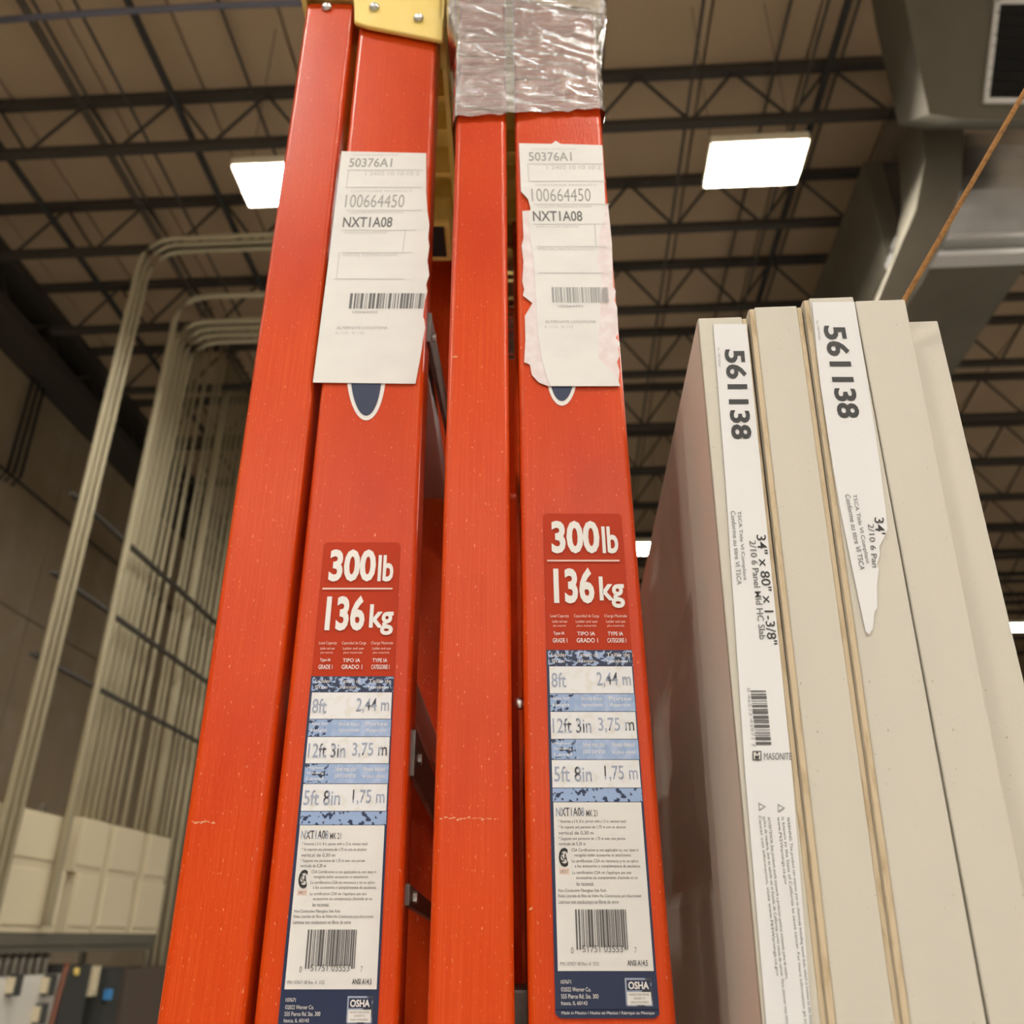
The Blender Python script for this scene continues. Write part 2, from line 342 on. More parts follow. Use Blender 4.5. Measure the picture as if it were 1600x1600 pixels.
# pipe and cable loop on the wall itself
a = hall(20, 745, 0, WX+.06); b = Vector((WX+.06, 24, a[2]))
tag(MB().tube([a-Vector((0, 4, 0)), b], .016, 8).build('wall_pipe', 'pipe', xf=hb, smooth=True), 'thin dark pipe running level along the concrete side wall', 'pipe')
for i, (pa, pb) in enumerate((((62, 555), (12, 735)), ((70, 565), (22, 738)), ((78, 570), (32, 745)))):
    A = hall(*pa, 0, WX+.1); Bq = hall(*pb, 0, WX+.1)
    tag(MB().tube([(WX+.02, A[1], A[2]+.15), A, Bq, (WX+.02, Bq[1], Bq[2]-.12)], .02, 8).build('wall_cable', 'pipe', xf=hb, smooth=True), 'dark cable looped down the upper concrete wall', 'cable', 'dark cables looped on the wall')

# ---------------------------------------------------------------- air duct with grille
d = thing('air_duct', 'large galvanised rectangular air duct with dark outlet grille under the roof', 'duct', tow((3.3, 5.5, CH+4.9)))
BX0, BX1, BZ = 2.74, 3.86, CH+4.9
MB().box(BX0, BX1, 5.62, 16, BZ, BZ+1.15).build('main_run', 'olive', d, xf=hb)
for yy in (7.6, 9.8, 12): MB().box(BX0-.03, BX1+.03, yy, yy+.05, BZ-.03, BZ+1.18).build('joint_flange', 'olive', d, xf=hb)
prof = []                                                    # bowed front of the riser section
for i in range(13):
    t = i/12; prof.append((0, 5.02+.50*(1-t)**2, BZ+.16+t*1.2))
prof += [(0, 5.9, BZ+1.36), (0, 5.9, BZ+.16)]
MB().prism([Vector(p)+Vector((BX0+.16, 0, 0)) for p in prof], (2.3, 0, 0)).build('riser_section', 'galv', d)
MB().box(BX0+.05, BX0+2.5, 5.50, 5.64, BZ+.14, BZ+.19).build('riser_flange', 'flange', d)
MB().box(BX0-.02, BX0+2.5, 5.50, 5.64, BZ-.03, BZ+.02).build('run_flange', 'flange', d)
# plain side sheet and slanted plenum with the grille
def onplane(px, py, P, n):
    r = tob(ray(px, py)); o = Vector((0, 0, CH)); return o + r*((P-o).dot(n)/r.dot(n))
P0 = hall(1540, 157, 1, 4.17); nn = Vector((0, -.73, -.68)).normalized()
pl = [onplane(*q, P0, nn) for q in ((1405, -60), (1416, 10), (1452, 178), (1502, 186), (1760, 186), (1800, -60))]
MB().prism(pl, -nn*.55).build('plenum', 'olive', d, xf=hb)
sd = [hall(*q, 1, 4.78) for q in ((1438, 150), (1508, 176), (1502, 290), (1478, 372), (1446, 420), (1412, 490), (1368, 480), (1400, 400), (1430, 330), (1446, 250))]
MB().prism(sd, (0, .5, 0)).build('side_sheet', 'olive', d)
fr = [onplane(*q, P0, nn) for q in ((1556, 3), (1538, 158), (1760, 158), (1778, 3))]
e = [(fr[1]-fr[0]).normalized(), (fr[2]-fr[1]).normalized()]
def bar(a, b, w): 
    t = (b-a).normalized(); s_ = t.cross(nn).normalized()*w/2; return MB().prism([a-t*w/2-s_, b+t*w/2-s_, b+t*w/2+s_, a-t*w/2+s_], nn*.03)
gr = MB().prism([fr[0], fr[1], fr[2], fr[3]], nn*.008).build('grille', 'grblk', d, xf=hb)
for a, b in ((0, 1), (1, 2), (2, 3), (3, 0)):
    bar(fr[a], fr[b], .034).build('grille_frame', 'flange', gr, xf=hb)
for i in range(1, 9):
    t = i/9; bar(fr[0].lerp(fr[1], t), fr[3].lerp(fr[2], t), .012).build('grille_slat', 'grblk', gr, xf=hb)

# ---------------------------------------------------------------- doors on edge
def txt_mesh(s, bold=0):
    c = bpy.data.curves.new('t', 'FONT'); c.body = s; c.resolution_u = 3; c.offset = bold; c.fill_mode = 'FRONT'
    o = bpy.data.objects.new('t', c); me = bpy.data.meshes.new_from_object(o)
    vs = [v.co.copy() for v in me.vertices]; fs = [list(p.vertices) for p in me.polygons]
    bpy.data.objects.remove(o); bpy.data.curves.remove(c); bpy.data.meshes.remove(me)
    x0 = min(v.x for v in vs); x1 = max(v.x for v in vs); y0 = min(v.y for v in vs); y1 = max(v.y for v in vs)
    return [((v.x-x0)/(x1-x0), (v.y-y0)/max(y1-y0, 1e-6)) for v in vs], fs
class Print:                                                 # flat print on an upright plane: px,py -> point, grouped by ink
    def __init__(s, P): s.P = P; s.ink = {}; s.part = None
    def add(s, m, pts, faces, lift): 
        mb = s.ink.setdefault((m, s.part), MB()); n = len(mb.v)
        for p in pts: q = s.P(*p); mb.v.append(q + Vector((0, -lift, 0)))
        mb.f += [[n+i for i in f] for f in faces]
    def rect(s, m, x0, y0, x1, y1, lift=.0003, lean=0):
        s.add(m, [(x0+lean*(y0-y1), y0), (x1+lean*(y0-y1), y0), (x1, y1), (x0, y1)], [[0, 3, 2, 1]], lift)
    def text(s, m, t, x0, y0, x1, y1, lift=.00045, bold=0, lean=0):
        uv, fs = txt_mesh(t, bold); ym = (y0+y1)/2
        s.add(m, [(x0+(x1-x0)*u + lean*(y1+(y0-y1)*v-ym), y1+(y0-y1)*v) for u, v in uv], fs, lift)
    def textdown(s, m, t, xl, xr, y0, y1, lift=.00045, bold=0, lean=.1):     # reading downwards, letters' tops to the right
        uv, fs = txt_mesh(t, bold)
        s.add(m, [(xl+(xr-xl)*v + lean*((y1-y0)*u), y0+(y1-y0)*u) for u, v in uv], fs, lift)
    def barcode(s, m, x0, y0, x1, y1, n=34, lift=.0004, lean=0, vert=False, seed=1):
        rg = random.Random(seed); p = 0; xs = []
        while p < 1: w = rg.choice((.4, .7, 1.1, 1.6))/n; xs.append((p, min(1, p+w))); p += w + rg.choice((.4, .6, 1.0))/n
        for a, b in xs:
            if vert: s.add(m, [(x0+lean*(y1-y0)*a, y0+(y1-y0)*a), (x1+lean*(y1-y0)*a, y0+(y1-y0)*a), (x1+lean*(y1-y0)*b, y0+(y1-y0)*b), (x0+lean*(y1-y0)*b, y0+(y1-y0)*b)], [[0, 3, 2, 1]], lift)
            else: s.rect(m, x0+(x1-x0)*a, y0, x0+(x1-x0)*b, y1, lift, lean)
    def build(s, parent, names):
        for (m, part), mb in s.ink.items():
            o = mb.build((part or names.get(m, 'print')).split('#')[0], m, parent); o['kind'] = 'stuff'
# each door: distance of its narrow side, top row, left edge (column at row 1200, column at the top), right edge likewise
DOORS = [(.472, 497, (1154, 1090), (1248, 1167)), (.470, 480, (1250, 1170), (1354, 1253)), (.468, 466, (1356, 1255), (1469, 1334)), (.469, 470, (1471, 1335), (1561, 1415)), (.490, 503, (1537, 1401), (1633, 1466))]
def doorP(k):
    D = DOORS[k][0]
    return lambda px, py: hall(px, py, 1, D)
DN = ['with a long white sticker and its panelled face showing', 'plain-edged, between the two stickered doors', 'with a torn white sticker on its edge', 'plain-edged, beside the torn-sticker door, with twine at its top corner', 'plain-edged, last of the row, set back a little']
door_objs = []
DW = .864
def make_door(k):
    D, top, l, r = DOORS[k]
    def line(c):
        a = hall(c[0], 1200, 1, D); b = hall(c[1], top, 1, D); return lambda z: a.x + (b.x-a.x)*(z-a.z)/(b.z-a.z)
    XL, XR = line(l), line(r); zt = hall(l[1], top, 1, D).z
    t = thing('door_slab', 'cream primed door slab standing on end, ' + DN[k], 'door', ((XL(0)+XR(0))/2, D+DW/2, 0), 'cream door slabs standing on end')
    def L(x, y, z): return (XL(z)+x, D+y, z)
    def R(x, y, z): return (XR(z)-x, D+y, z)
    def hexa(f0, x0, f1, x1, y0, y1, z0, z1): return MB().quadbox([f0(x0,y0,z0), f1(x1,y0,z0), f1(x1,y1,z0), f0(x0,y1,z0), f0(x0,y0,z1), f1(x1,y0,z1), f1(x1,y1,z1), f0(x0,y1,z1)])
    hexa(L, .0036, R, .0032, .08, DW, 0.0, zt-.0004).build('core', 'door', t)
    hexa(R, .0033, R, .0002, .09, DW, 0.0, zt-.001).build('back_skin', 'door', t)
    li = .0036 if k in (1, 2) else .0003; ri = .0032 if k < 2 else .0001
    hexa(L, li, R, ri, 0, .10, 0.0, zt).build('edge_band', 'door', t, bevel=.001)
    if k < 2: hexa(R, .0033, R, .0001, .0006, .10, 0.0, zt-.001).build('skin_edge', 'skin', t, bevel=.0008)
    if k in (1, 2): hexa(L, .0002, L, .0037, .0006, .10, 0.0, zt-.001).build('skin_edge', 'skin', t, bevel=.0008)
    mb = MB(); st = .115; mid = .10; pw = (DW-2*st-mid)/2     # left face skin with six moulded panels
    cols = [(st, st+pw), (st+pw+mid, DW-st)]; rows = [(zt-.15-.20, zt-.15), (zt-.46-.62, zt-.46), (.24, .24+.52)]
    ys = sorted({.0012, DW, *[c for q in cols for c in q]}); zs = sorted({.0, zt-.001, *[c for q in rows for c in q]})
    for i in range(len(ys)-1):
        for q in range(len(zs)-1):
            y0_, y1_, z0_, z1_ = ys[i], ys[i+1], zs[q], zs[q+1]
            if (y0_, y1_) in cols and (z0_, z1_) in rows:
                rings = [(0, 0), (.012, .0034), (.026, .0034), (.056, .0006)]; pr = None
                for ins, dep in rings:
                    n = len(mb.v); mb.v += [Vector(L(dep, yy, zz)) for yy, zz in ((y0_+ins, z0_+ins), (y1_-ins, z0_+ins), (y1_-ins, z1_-ins), (y0_+ins, z1_-ins))]
                    if pr is not None:
                        for e_ in range(4): f_ = (e_+1) % 4; mb.f.append([pr+f_, pr+e_, n+e_, n+f_])
                    pr = n
                mb.f.append([pr+3, pr+2, pr+1, pr])
            else:
                n = len(mb.v); mb.v += [Vector(L(0, yy, zz)) for yy, zz in ((y0_, z0_), (y1_, z0_), (y1_, z1_), (y0_, z1_))]; mb.f.append([n+3, n+2, n+1, n])
    mb.build('panelled_face', 'door', t)
    return t
for k in range(5): door_objs.append(make_door(k))
# printed edge stickers
P1 = doorP(0); P3 = doorP(2)
off = Vector((0, -.0004, 0))
def sheet(name, pts, P, m, parent, th=.0005):
    q = [P(*p) + Vector((0, -.0006, 0)) for p in pts]
    return MB().prism(q, (0, -th, 0)).build(name, m, parent)
s1 = sheet('edge_sticker', [(1114, 508), (1133, 750), (1163, 1200), (1200, 1640), (1271, 1640), (1236, 1200), (1190, 750), (1166, 508)], P1, 'sticker', door_objs[0])
pr = Print(P1); lf = .0014
pr.textdown('black', '561138', 1131, 1163, 548, 688, lf, .028, .085)
pr.textdown('grey', 'No. 1405 Molded', 1120, 1124, 545, 575, lf, 0, .08)
pr.textdown('dkgrey', 'Conforme au titre VI TSCA', 1141, 1148, 800, 915, lf, 0, .09)
pr.textdown('dkgrey', 'TSCA Title VI Compliant', 1150, 1157, 800, 908, lf, 0, .09)
pr.textdown('dkgrey', '2/10 6 Panel Mld HC Slab', 1170, 1180, 846, 1000, lf, .004, .105)
pr.textdown('black', '34" x 80" x 1-3/8"', 1181, 1196, 837, 1008, lf, .004, .105)
pr.barcode('barc', 1172, 1080, 1196, 1165, 30, lf, .1, True, 3)
pr.textdown('grey', '0 46513 43971 7', 1166, 1171, 1076, 1168, lf, 0, .09)
pr.rect('barc', 1175, 1174, 1189, 1189, lf); pr.text('white', 'M', 1177, 1176, 1187, 1187, lf+.0002, .01)
pr.text('barc', 'MASONITE', 1193, 1177, 1236, 1188, lf)
def tri(p, x, y):
    p.add('grey', [(x, y), (x+12, y+7), (x+1, y+14)], [[0, 2, 1]], lf); p.add('sticker', [(x+2, y+4), (x+8, y+7), (x+2, y+11)], [[0, 2, 1]], lf+.0002)
tri(pr, 1184, 1254); tri(pr, 1214, 1256)
for xs, y0, y1, s in ((1197, 1277, 1530, 'ADVERTENCIA: Este producto puede exponerle a productos quimicos incluyendo polvo de madera,'),
                      (1190, 1277, 1640, 'polvo de madera, que es sabido en el Estado de California como causa de cancer. Para obtener mas informacion visite'),
                      (1183, 1275, 1525, 'Cancer con informacion, visite www.P65Warnings.ca.gov'),
                      (1227, 1277, 1640, 'WARNING: This product can expose you to chemicals including wood dust, which is known to the State of California'),
                      (1219, 1277, 1600, 'is known to the State of California to cause cancer. For more information go to'),
                      (1212, 1277, 1382, 'www.P65Warnings.ca.gov')):
    pr.textdown('dkgrey', s, xs, xs+5.6, y0, y1, lf, 0, .112)
pr.build(s1, {'black': 'stock_number', 'barc': 'barcode', 'dkgrey': 'small_print', 'grey': 'fine_print', 'white': 'emblem', 'sticker': 'triangle_fill'})
s3 = sheet('edge_sticker', [(1268, 474), (1281, 600), (1296, 700), (1311, 790), (1331, 890), (1347, 965), (1352, 988), (1357, 992), (1363, 983), (1365, 958), (1370, 950), (1369, 918), (1372, 890), (1369, 882), (1374, 868), (1373, 855), (1380, 842), (1386, 828), (1383, 800), (1373, 720), (1355, 600), (1334, 473)], P3, 'sticker', door_objs[2])
pr = Print(P3)
pr.textdown('black', '561138', 1285, 1320, 511, 655, lf, .028, .165)
pr.textdown('grey', 'No. 1405 Molded', 1274, 1278, 503, 533, lf, 0, .14)
pr.textdown('dkgrey', 'Conforme au titre VI TSCA', 1319, 1327, 774, 892, lf, 0, .2)
pr.textdown('dkgrey', 'TSCA Title VI Compliant', 1329, 1337, 774, 882, lf, 0, .2)
pr.textdown('dkgrey', '2/10 6 Pan', 1355, 1364, 820, 888, lf, .004, .1)
pr.textdown('black', "34'", 1365, 1380, 810, 836, lf, .004, .08)
pr.build(s3, {'black': 'stock_number', 'dkgrey': 'small_print', 'grey': 'fine_print'})
# twine tied off at the door corner
A = tow(hall(1411, 472, 1, .475)); Bv = Vector((0, 0, CH)) + tob(ray(1604, 138))*.60
dv = (Bv-A); n_ = 60; top = A + dv*((DECK-.1-A.z)/dv.z)
pts = [A + (top-A)*(i/n_) for i in range(n_+1)]
rp = MB().tube([A+Vector((-.006, .004, -.012)), A] + pts[1:], .0019, 8).build('twine', 'rope', smooth=True)
tag(rp, 'taut brown jute twine rising from the top corner of a cream door', 'twine')

# ---------------------------------------------------------------- stepladders
def rail(name, D, l0, l1, r0, r1, ladder, zt, far=None, m='fibre', web=.0032, dep=.033):
    """channel rail: l0/l1 (px at y=1467 and y=200) left edge, r0/r1 right edge"""
    a0 = atY(l0, 1467, D); a1 = atY(l1, 200, D); b0 = atY(r0, 1467, D); b1 = atY(r1, 200, D)
    XL = lambda z: a0.x + (a1.x-a0.x)*(z-a0.z)/(a1.z-a0.z); XR = lambda z: b0.x + (b1.x-b0.x)*(z-b0.z)/(b1.z-b0.z)
    R = .0042; out = []
    def prof(z):
        xl, xr = XL(z), XR(z); p = [(xl, D+dep)]
        for i in range(6): w = i/5*math.pi/2; p.append((xl+R-R*math.cos(w), D+R-R*math.sin(w)))
        for i in range(6): w = i/5*math.pi/2; p.append((xr-R+R*math.sin(w), D+R-R*math.cos(w)))
        p += [(xr, D+dep), (xr-web, D+dep), (xr-web, D+web+.002), (xr-web-.002, D+web), (xl+web+.002, D+web), (xl+web, D+web+.002), (xl+web, D+dep)]
        if far: p = [(x_, 2*D+far-y_) for x_, y_ in p]
        return [Vector((x_, y_, z)) for x_, y_ in p]
    mb = MB(); z0 = .03; A_, B_ = prof(z0), prof(zt); k = len(A_); mb.v = A_+B_
    for i in range(k): j = (i+1) % k; mb.f.append([i, j, k+j, k+i] if not far else [j, i, k+i, k+j])
    mb.f.append(list(range(k))[::-1]); mb.f.append(list(range(k, 2*k)))
    o = mb.build(name, m, ladder); 
    MB().box(XL(0)-.003, XR(0)+.003, (D-.004 if not far else D+far-.045), (D+.045 if not far else D+far+.004), 0, .05).build('foot', 'foot', ladder, bevel=.004)
    return XL, XR
FARW = .36
def rivet(p, r, parent, n=(0, -1, 0)):
    mb = MB(); p = Vector(p)
    rings = [(1, 0), (1, .25), (.8, .55), (.45, .72)]
    for q, h in rings:
        for i in range(10): w = 2*math.pi*i/10; mb.v.append(p + Vector((math.cos(w)*r*q, -h*r, math.sin(w)*r*q)))
    for g_ in range(3):
        for i in range(10): j = (i+1) % 10; mb.f.append([g_*10+i, g_*10+j, g_*10+10+j, g_*10+10+i])
    mb.f.append([30+i for i in range(10)])
    return mb.build('rivet', 'steel', parent, smooth=True)
def ladder(D, rear, front, label, ztop=CH+.86):
    t = thing('stepladder', label, 'ladder', (0, 0, 0), 'folded fibreglass stepladders')
    bx = (atY(rear[0], 1467, D).x + atY(front[2], 1467, D).x)/2; t.location = (bx, D+FARW/2, 0)
    ZT = ztop
    rl = rail('rear_rail', D, *rear, t, ZT-.01); fl = rail('front_rail', D, *front, t, ZT)
    rail('rear_rail', D, *rear, t, ZT-.01, far=FARW); rail('front_rail', D, *front, t, ZT, far=FARW)
    for i in range(1, 8):                                     # treads between the front rails
        z = i*.303; xl, xr = fl[0](z)+.004, fl[1](z)-.004
        mb = MB().box(xl, xr, D+.003, D+FARW-.003, z-.004, z)
        mb.box(xl, xl+.003, D+.003, D+FARW-.003, z-.028, z-.004); mb.box(xr-.003, xr, D+.003, D+FARW-.003, z-.028, z-.004)
        mb.build('tread', 'step', t)
    for z in (.35, 1.0, 1.62, 2.2):                           # rear cross bars
        MB().box(rl[0](z)+.006, rl[1](z)-.006, D+.003, D+FARW-.003, z-.02, z+.02).build('rear_cross_bar', 'fibre', t)
    return t, rl, fl, ZT
DL, DR = .566, .54
# rear/front: left edge px at y=1467, at y=200; right edge px at y=1467, at y=200
LA, rlL, flL, ZL = ladder(DL, (262, 450, 394, 532), (409, 544, 627, 677), 'orange folded stepladder with bare yellow top cap and a square-cut paper label')
RA, rlR, flR, ZR = ladder(DR, (671, 712, 803, 791), (824, 805, 1047, 941), 'orange folded stepladder with stretch film round its top and a torn paper label')
BA, rlB, flB, ZB = ladder(.97, (643, 690, 718, 742), (752, 757, 868, 842), 'orange stepladder standing behind the two labelled ones, seen through the gap', CH+.82)
# top caps: tray with aprons and ribs
def cap(t, D, rl, fl, ZT, zcap):
    c0 = rl[0](ZT)-.006; c1 = fl[1](ZT)+.007; y0 = D-.007; y1 = D+FARW+.007; zb = zcap
    c = MB().box(c0, c1, y0, y1, ZT+.02, ZT+.035).build('top_cap', 'yellow', t, bevel=.004)
    xs = fl[0](ZT)-.003
    # near apron: deep over the front rail, shallow over the rear rail
    MB().prism([(c0, y0, ZT+.03), (c0, y0, zb+.046), (xs-.004, y0, zb+.044), (xs, y0, zb+.006), (xs+.012, y0, zb), (c1, y0, zb-.022), (c1, y0, ZT+.03)], (0, .005, 0)).build('apron', 'yellow', c, bevel=.002)
    MB().prism([(c0, y1, ZT+.03), (c0, y1, zb+.046), (xs, y1, zb+.03), (c1, y1, zb-.022), (c1, y1, ZT+.03)], (0, -.005, 0)).build('apron', 'yellow', c)
    MB().box(c1-.005, c1, y0, y1, zb+.01, ZT+.03).build('apron', 'yellow', c); MB().box(c0, c0+.005, y0, y1, zb+.05, ZT+.03).build('apron', 'yellow', c)
    for i in range(1, 7):
        yy = y0+(y1-y0)*i/7; MB().box(c0+.004, c1-.004, yy-.003, yy+.003, zb+.03+.012*(i % 2), ZT+.022).build('rib', 'yellow', c)
    MB().box((c0+c1)/2-.003, (c0+c1)/2+.003, y0+.005, y1-.005, zb+.035, ZT+.022).build('rib', 'yellow', c)
    w = MB()                                                  # tool slot cheek with a dark opening, at the far end
    w.box(c1-.055, c1-.006, y1-.13, y1-.06, zb-.02, zb+.03); o = w.build('tool_slot', 'yellow', c, bevel=.008)
    MB().box(c1-.045, c1-.016, y1-.125, y1-.075, zb-.022, zb-.0195).build('slot_opening', 'foot', o)
    return zb
cap(LA, DL, rlL, flL, ZL, CH+.806); cap(RA, DR, rlR, flR, ZR, CH+.812); cap(BA, .97, rlB, flB, ZB, CH+.80)
for px, py, yo in ((585, 12, .0075), (654, 29, .0075), (511, 12, .0005)): rivet(atY(px, py, DL-yo), .0052, LA)
# knee braces and rivets seen in the slot between the ladders
def brace(t, D, fl, h0, h1, w):                              # flat bar riveted to the near and the far rail's flange
    za, zc = CH+h0, CH+h1; a = Vector((fl[1](za)-.001, D+.012, za)); b = Vector((fl[1](zc)-.001, D+FARW-.012, zc)); s_ = Vector((0, 0, w/2))
    o = MB().prism([a-s_, b-s_, b+s_, a+s_], (.004, 0, 0)).build('spreader_brace', 'brace', t, bevel=.0008)
    for q in (.06, .94): p = a.lerp(b, q); MB().tube([p, p+Vector((.0065, 0, 0))], .004, 10).build('rivet', 'steel', t)
    return o
brace(LA, DL, flL, .109, .099, .03); brace(LA, DL, flL, .453, .526, .03); brace(LA, DL, flL, .024, .014, .012)
zr = CH+.495
MB().tube([(rlB[0](zr), .976, zr), (flB[1](zr), .976, zr)], .009, 10).build('cross_rod', 'fibre', BA, smooth=True)
bt = atY(817, 1100, DR+.02); rivet((bt.x-.002, bt.y, bt.z), .004, RA); bt = atY(634, 1390, DL+.02); rivet((bt.x, bt.y, bt.z), .004, LA)
cl = atY(815, 1580, DR+.03); MB().box(cl.x-.008, cl.x+.006, cl.y, cl.y+.05, cl.z-.05, cl.z+.012).build('hinge_clip', 'brace', RA, bevel=.003)

# pale scuffs rubbed across the rails
def scuff(t, D, px, py, w, h, n, seed):
    rg = random.Random(seed); mb = MB()
    for i in range(n):
        x_ = px + w*i/n + rg.uniform(-2, 2); y_ = py + rg.uniform(-h, h); a_ = rg.uniform(1.5, 5); b_ = rg.uniform(.6, 2.6)
        mb.poly([atY(x_+a_*math.cos(q)*rg.uniform(.6, 1), y_-b_*math.sin(q)*rg.uniform(.6, 1), D-.00012) for q in [k_*math.pi/4 for k_ in range(8)]])
    o = mb.build('scuff_mark', 'scuffed', t); o['kind'] = 'stuff'
scuff(RA, DR, 690, 1279, 95, 2, 16, 3); scuff(LA, DL, 302, 1285, 34, 2, 8, 4); scuff(RA, DR, 708, 556, 5, 3, 3, 6); scuff(RA, DR, 829, 1420, 4, 1, 2, 8)
# rating label, built once on the right-hand ladder and copied to the other
def PR(px, py): return atY(px, py, DR)
lab0 = MB(); zt_, zb_ = PR(900, 803).z, PR(900, 1592).z
lx = lambda z: PR(848, 805).x + (PR(866, 1517).x-PR(848, 805).x)*(z-PR(848, 805).z)/(PR(866, 1517).z-PR(848, 805).z)
rx = lambda z: PR(971, 805).x + (PR(1025, 1517).x-PR(971, 805).x)*(z-PR(971, 805).z)/(PR(1025, 1517).z-PR(971, 805).z)
def pxl(py, f):                                               # fraction f across the label at row py, as a pixel column
    z = PR(900, py).z; X = lx(z)+(rx(z)-lx(z))*f; r = ray(800, py); return 800 + X*F/((DR/r.y))
def rounded(z0, z1, rad):
    p = []
    for cx, cz, a0 in ((1, z1, 0), (0, z1, 90), (0, z0, 180), (1, z0, 270)):
        for i in range(5):
            w = math.radians(a0+i*22.5); zz = (cz-rad if cz == z1 else cz+rad)+math.sin(w)*rad
            xx = (rx(zz)-rad if cx else lx(zz)+rad)+math.cos(w)*rad; p.append(Vector((xx, DR-.0002, zz)))
    return p
label = MB().prism(rounded(zb_, zt_, .003), (0, -.0004, 0)).build('rating_label', 'tag', RA)
pp = Print(PR)
def band(m, y0, y1, f0=0, f1=1, lift=.0008): pp.add(m, [(pxl(y0, f0), y0), (pxl(y0, f1), y0), (pxl(y1, f1), y1), (pxl(y1, f0), y1)], [[0, 3, 2, 1]], lift)
def ptext(m, s, f0, f1, y0, y1, bold=0, lift=.0014):
    uv, fs = txt_mesh(s, bold)
    pts = []
    for u, v in uv:
        y_ = y1+(y0-y1)*v; pts.append((pxl(y_, f0+(f1-f0)*u), y_))
    pp.add(m, pts, fs, lift)
pp.part = 'pound_rating'; ptext('white', '300', .10, .70, 815, 866, .036); ptext('white', 'lb', .73, .93, 824, 866, .026)
pp.part = None; band('offw', 876, 878.5, .04, .93, .0014)
pp.part = 'kilogram_rating'; ptext('white', '136', .11, .60, 888, 944, .036); ptext('white', 'kg', .66, .96, 902, 951, .026); pp.part = None
for f0, f1, a, b in ((.06, .28, 'Load Capacity', 'Type IA'), (.34, .64, 'Capacidad de Carga', 'TIPO IA'), (.70, .97, 'Charge Maximale', 'TYPE IA')):
    ptext('offw', a, f0, f1, 961, 967); ptext('offw', 'Ladder and user', f0+.02, f1-.02, 970, 974); ptext('offw', 'plus materials', f0+.03, f1-.04, 977, 981)
    ptext('white', b, f0+.03, f1-.06, 988, 994, .01); ptext('white', {'Type IA': 'GRADE 1', 'TIPO IA': 'GRADO 1', 'TYPE IA': 'CATEGORIE 1'}[b], f0+.02, f1-.03, 998, 1005, .01)
band('navy', 1016, 1578); 
lo = MB()                                                     # rounded navy foot
pp.add('navy', [(pxl(1577, 0), 1577), (pxl(1577, 1), 1577), (pxl(1585, 1), 1585), (pxl(1591, .95), 1591), (pxl(1591, .05), 1591), (pxl(1585, 0), 1585)], [[0, 5, 4, 3, 2, 1]], .0008)
band('worn2', 1017, 1041, .02, 1, .001)
for f0, f1, a, b in ((.06, .24, 'Ladder', 'Size'), (.36, .60, 'Tamano de', 'la Escalera'), (.70, .97, "Taille de", "l'escabeau")):
    ptext('white', a, f0, f1, 1021, 1027); ptext('white', b, f0, f1-.03, 1031, 1036)
for i, (y0, y1, a, b, aw, bw) in enumerate(((1042, 1084, '8ft', '2,44 m', .17, .57), (1113, 1155, '12ft 3in', '3,75 m', .43, .56), (1188, 1231, '5ft 8in', '1,75 m', .41, .60))):
    pp.part = f'size_row#{i}'; band('scuff', y0, y1, .03, .985, .0011); pp.part = f'size_lettering#{i}'
    ptext('fadeb', a, .05, .05+aw, y0+10, y1-9, .006); ptext('fadeb', b, bw, .96, y0+9, y1-9, .006); pp.part = None
for y0, y1, three in ((1085, 1112, ('Approx. Reach\nHeight', 'Altura de Alcance\nAproximada', 'Portee\nApprox.')), (1156, 1187, ('Highest\nStanding\nLevel', 'Nivel mas alto\npara pararse', 'Niveau debout\nle plus eleve')), (1232, 1253, ('', '', ''))):
    band('worn' if y0 == 1232 else 'lightb', y0, y1, .03, .99, .0011)
    if y0 != 1232: band('worn', y0, y1, .03, .30, .0012)
    for (f0, f1), s in zip(((.06, .25), (.38, .62), (.70, .95)), three):
        ls = s.split('\n')
        for q, l_ in enumerate(ls):
            if l_: h = (y1-y0-6)/len(ls); ptext('white', l_, f0, f1, y0+4+q*h, y0+4+q*h+h*.62)
band('paper', 1254, 1517, .035, .975, .0011)
ptext('fadeb', 'NXT1A08', .06, .36, 1262, 1276, .012); ptext('dkgrey', 'MK 21', .38, .50, 1266, 1276, .01)
rowsT = [(1281, .08, .80, '* Assumes a 5 ft. 8 in. person with a 12 in. vertical reach'), (1290, .08, .79, '* Se supone una persona de 1,75 m con un alcance'), (1299, .08, .45, 'vertical de 0,30 m'), (1308, .08, .78, '* Suppose une personne de 1,75 m avec une portee'), (1316, .08, .36, 'verticale de 0,30 m'),
         (1326, .21, .91, 'CSA Certification is not applicable to, nor does it'), (1334, .24, .83, 'recognize ladder accessories or attachments.'), (1343, .21, .90, 'La certificacion CSA no reconoce y no se aplica'), (1351, .24, .92, 'a los accesorios o complementos de escaleras.'), (1361, .21, .82, 'La certification CSA ne s\'applique pas aux'), (1369, .25, .88, 'accessoires ou complements d\'echelle et ne'), (1378, .25, .43, 'les reconnait.'),
         (1389, .06, .55, 'Non-Conductive Fiberglass Side Rails'), (1397.5, .06, .90, 'Rieles Laterales de Fibra de Vidrio No Conductores para Electricidad'), (1406, .06, .67, 'Lateraux non conducteurs en fibres de verre')]
for y0, f0, f1, s in rowsT: ptext('dkgrey', s, f0, f1, y0, y0+6.2)
ptext('black', 'C', .075, .17, 1325, 1355, .02); ptext('black', 'SA', .10, .165, 1333, 1347, .015); band('offw', 1357, 1366, .075, .18, .0013); ptext('dkgrey', '240217', .085, .17, 1359, 1364)
rg = random.Random(5); p = .225
while p < .735:
    w = rg.choice((.006, .010, .016, .022)); band('barc', 1421, 1480 if .29 < p < .70 else 1484, p, min(p+w, .745), .0014); p += w+rg.choice((.006, .009, .014))
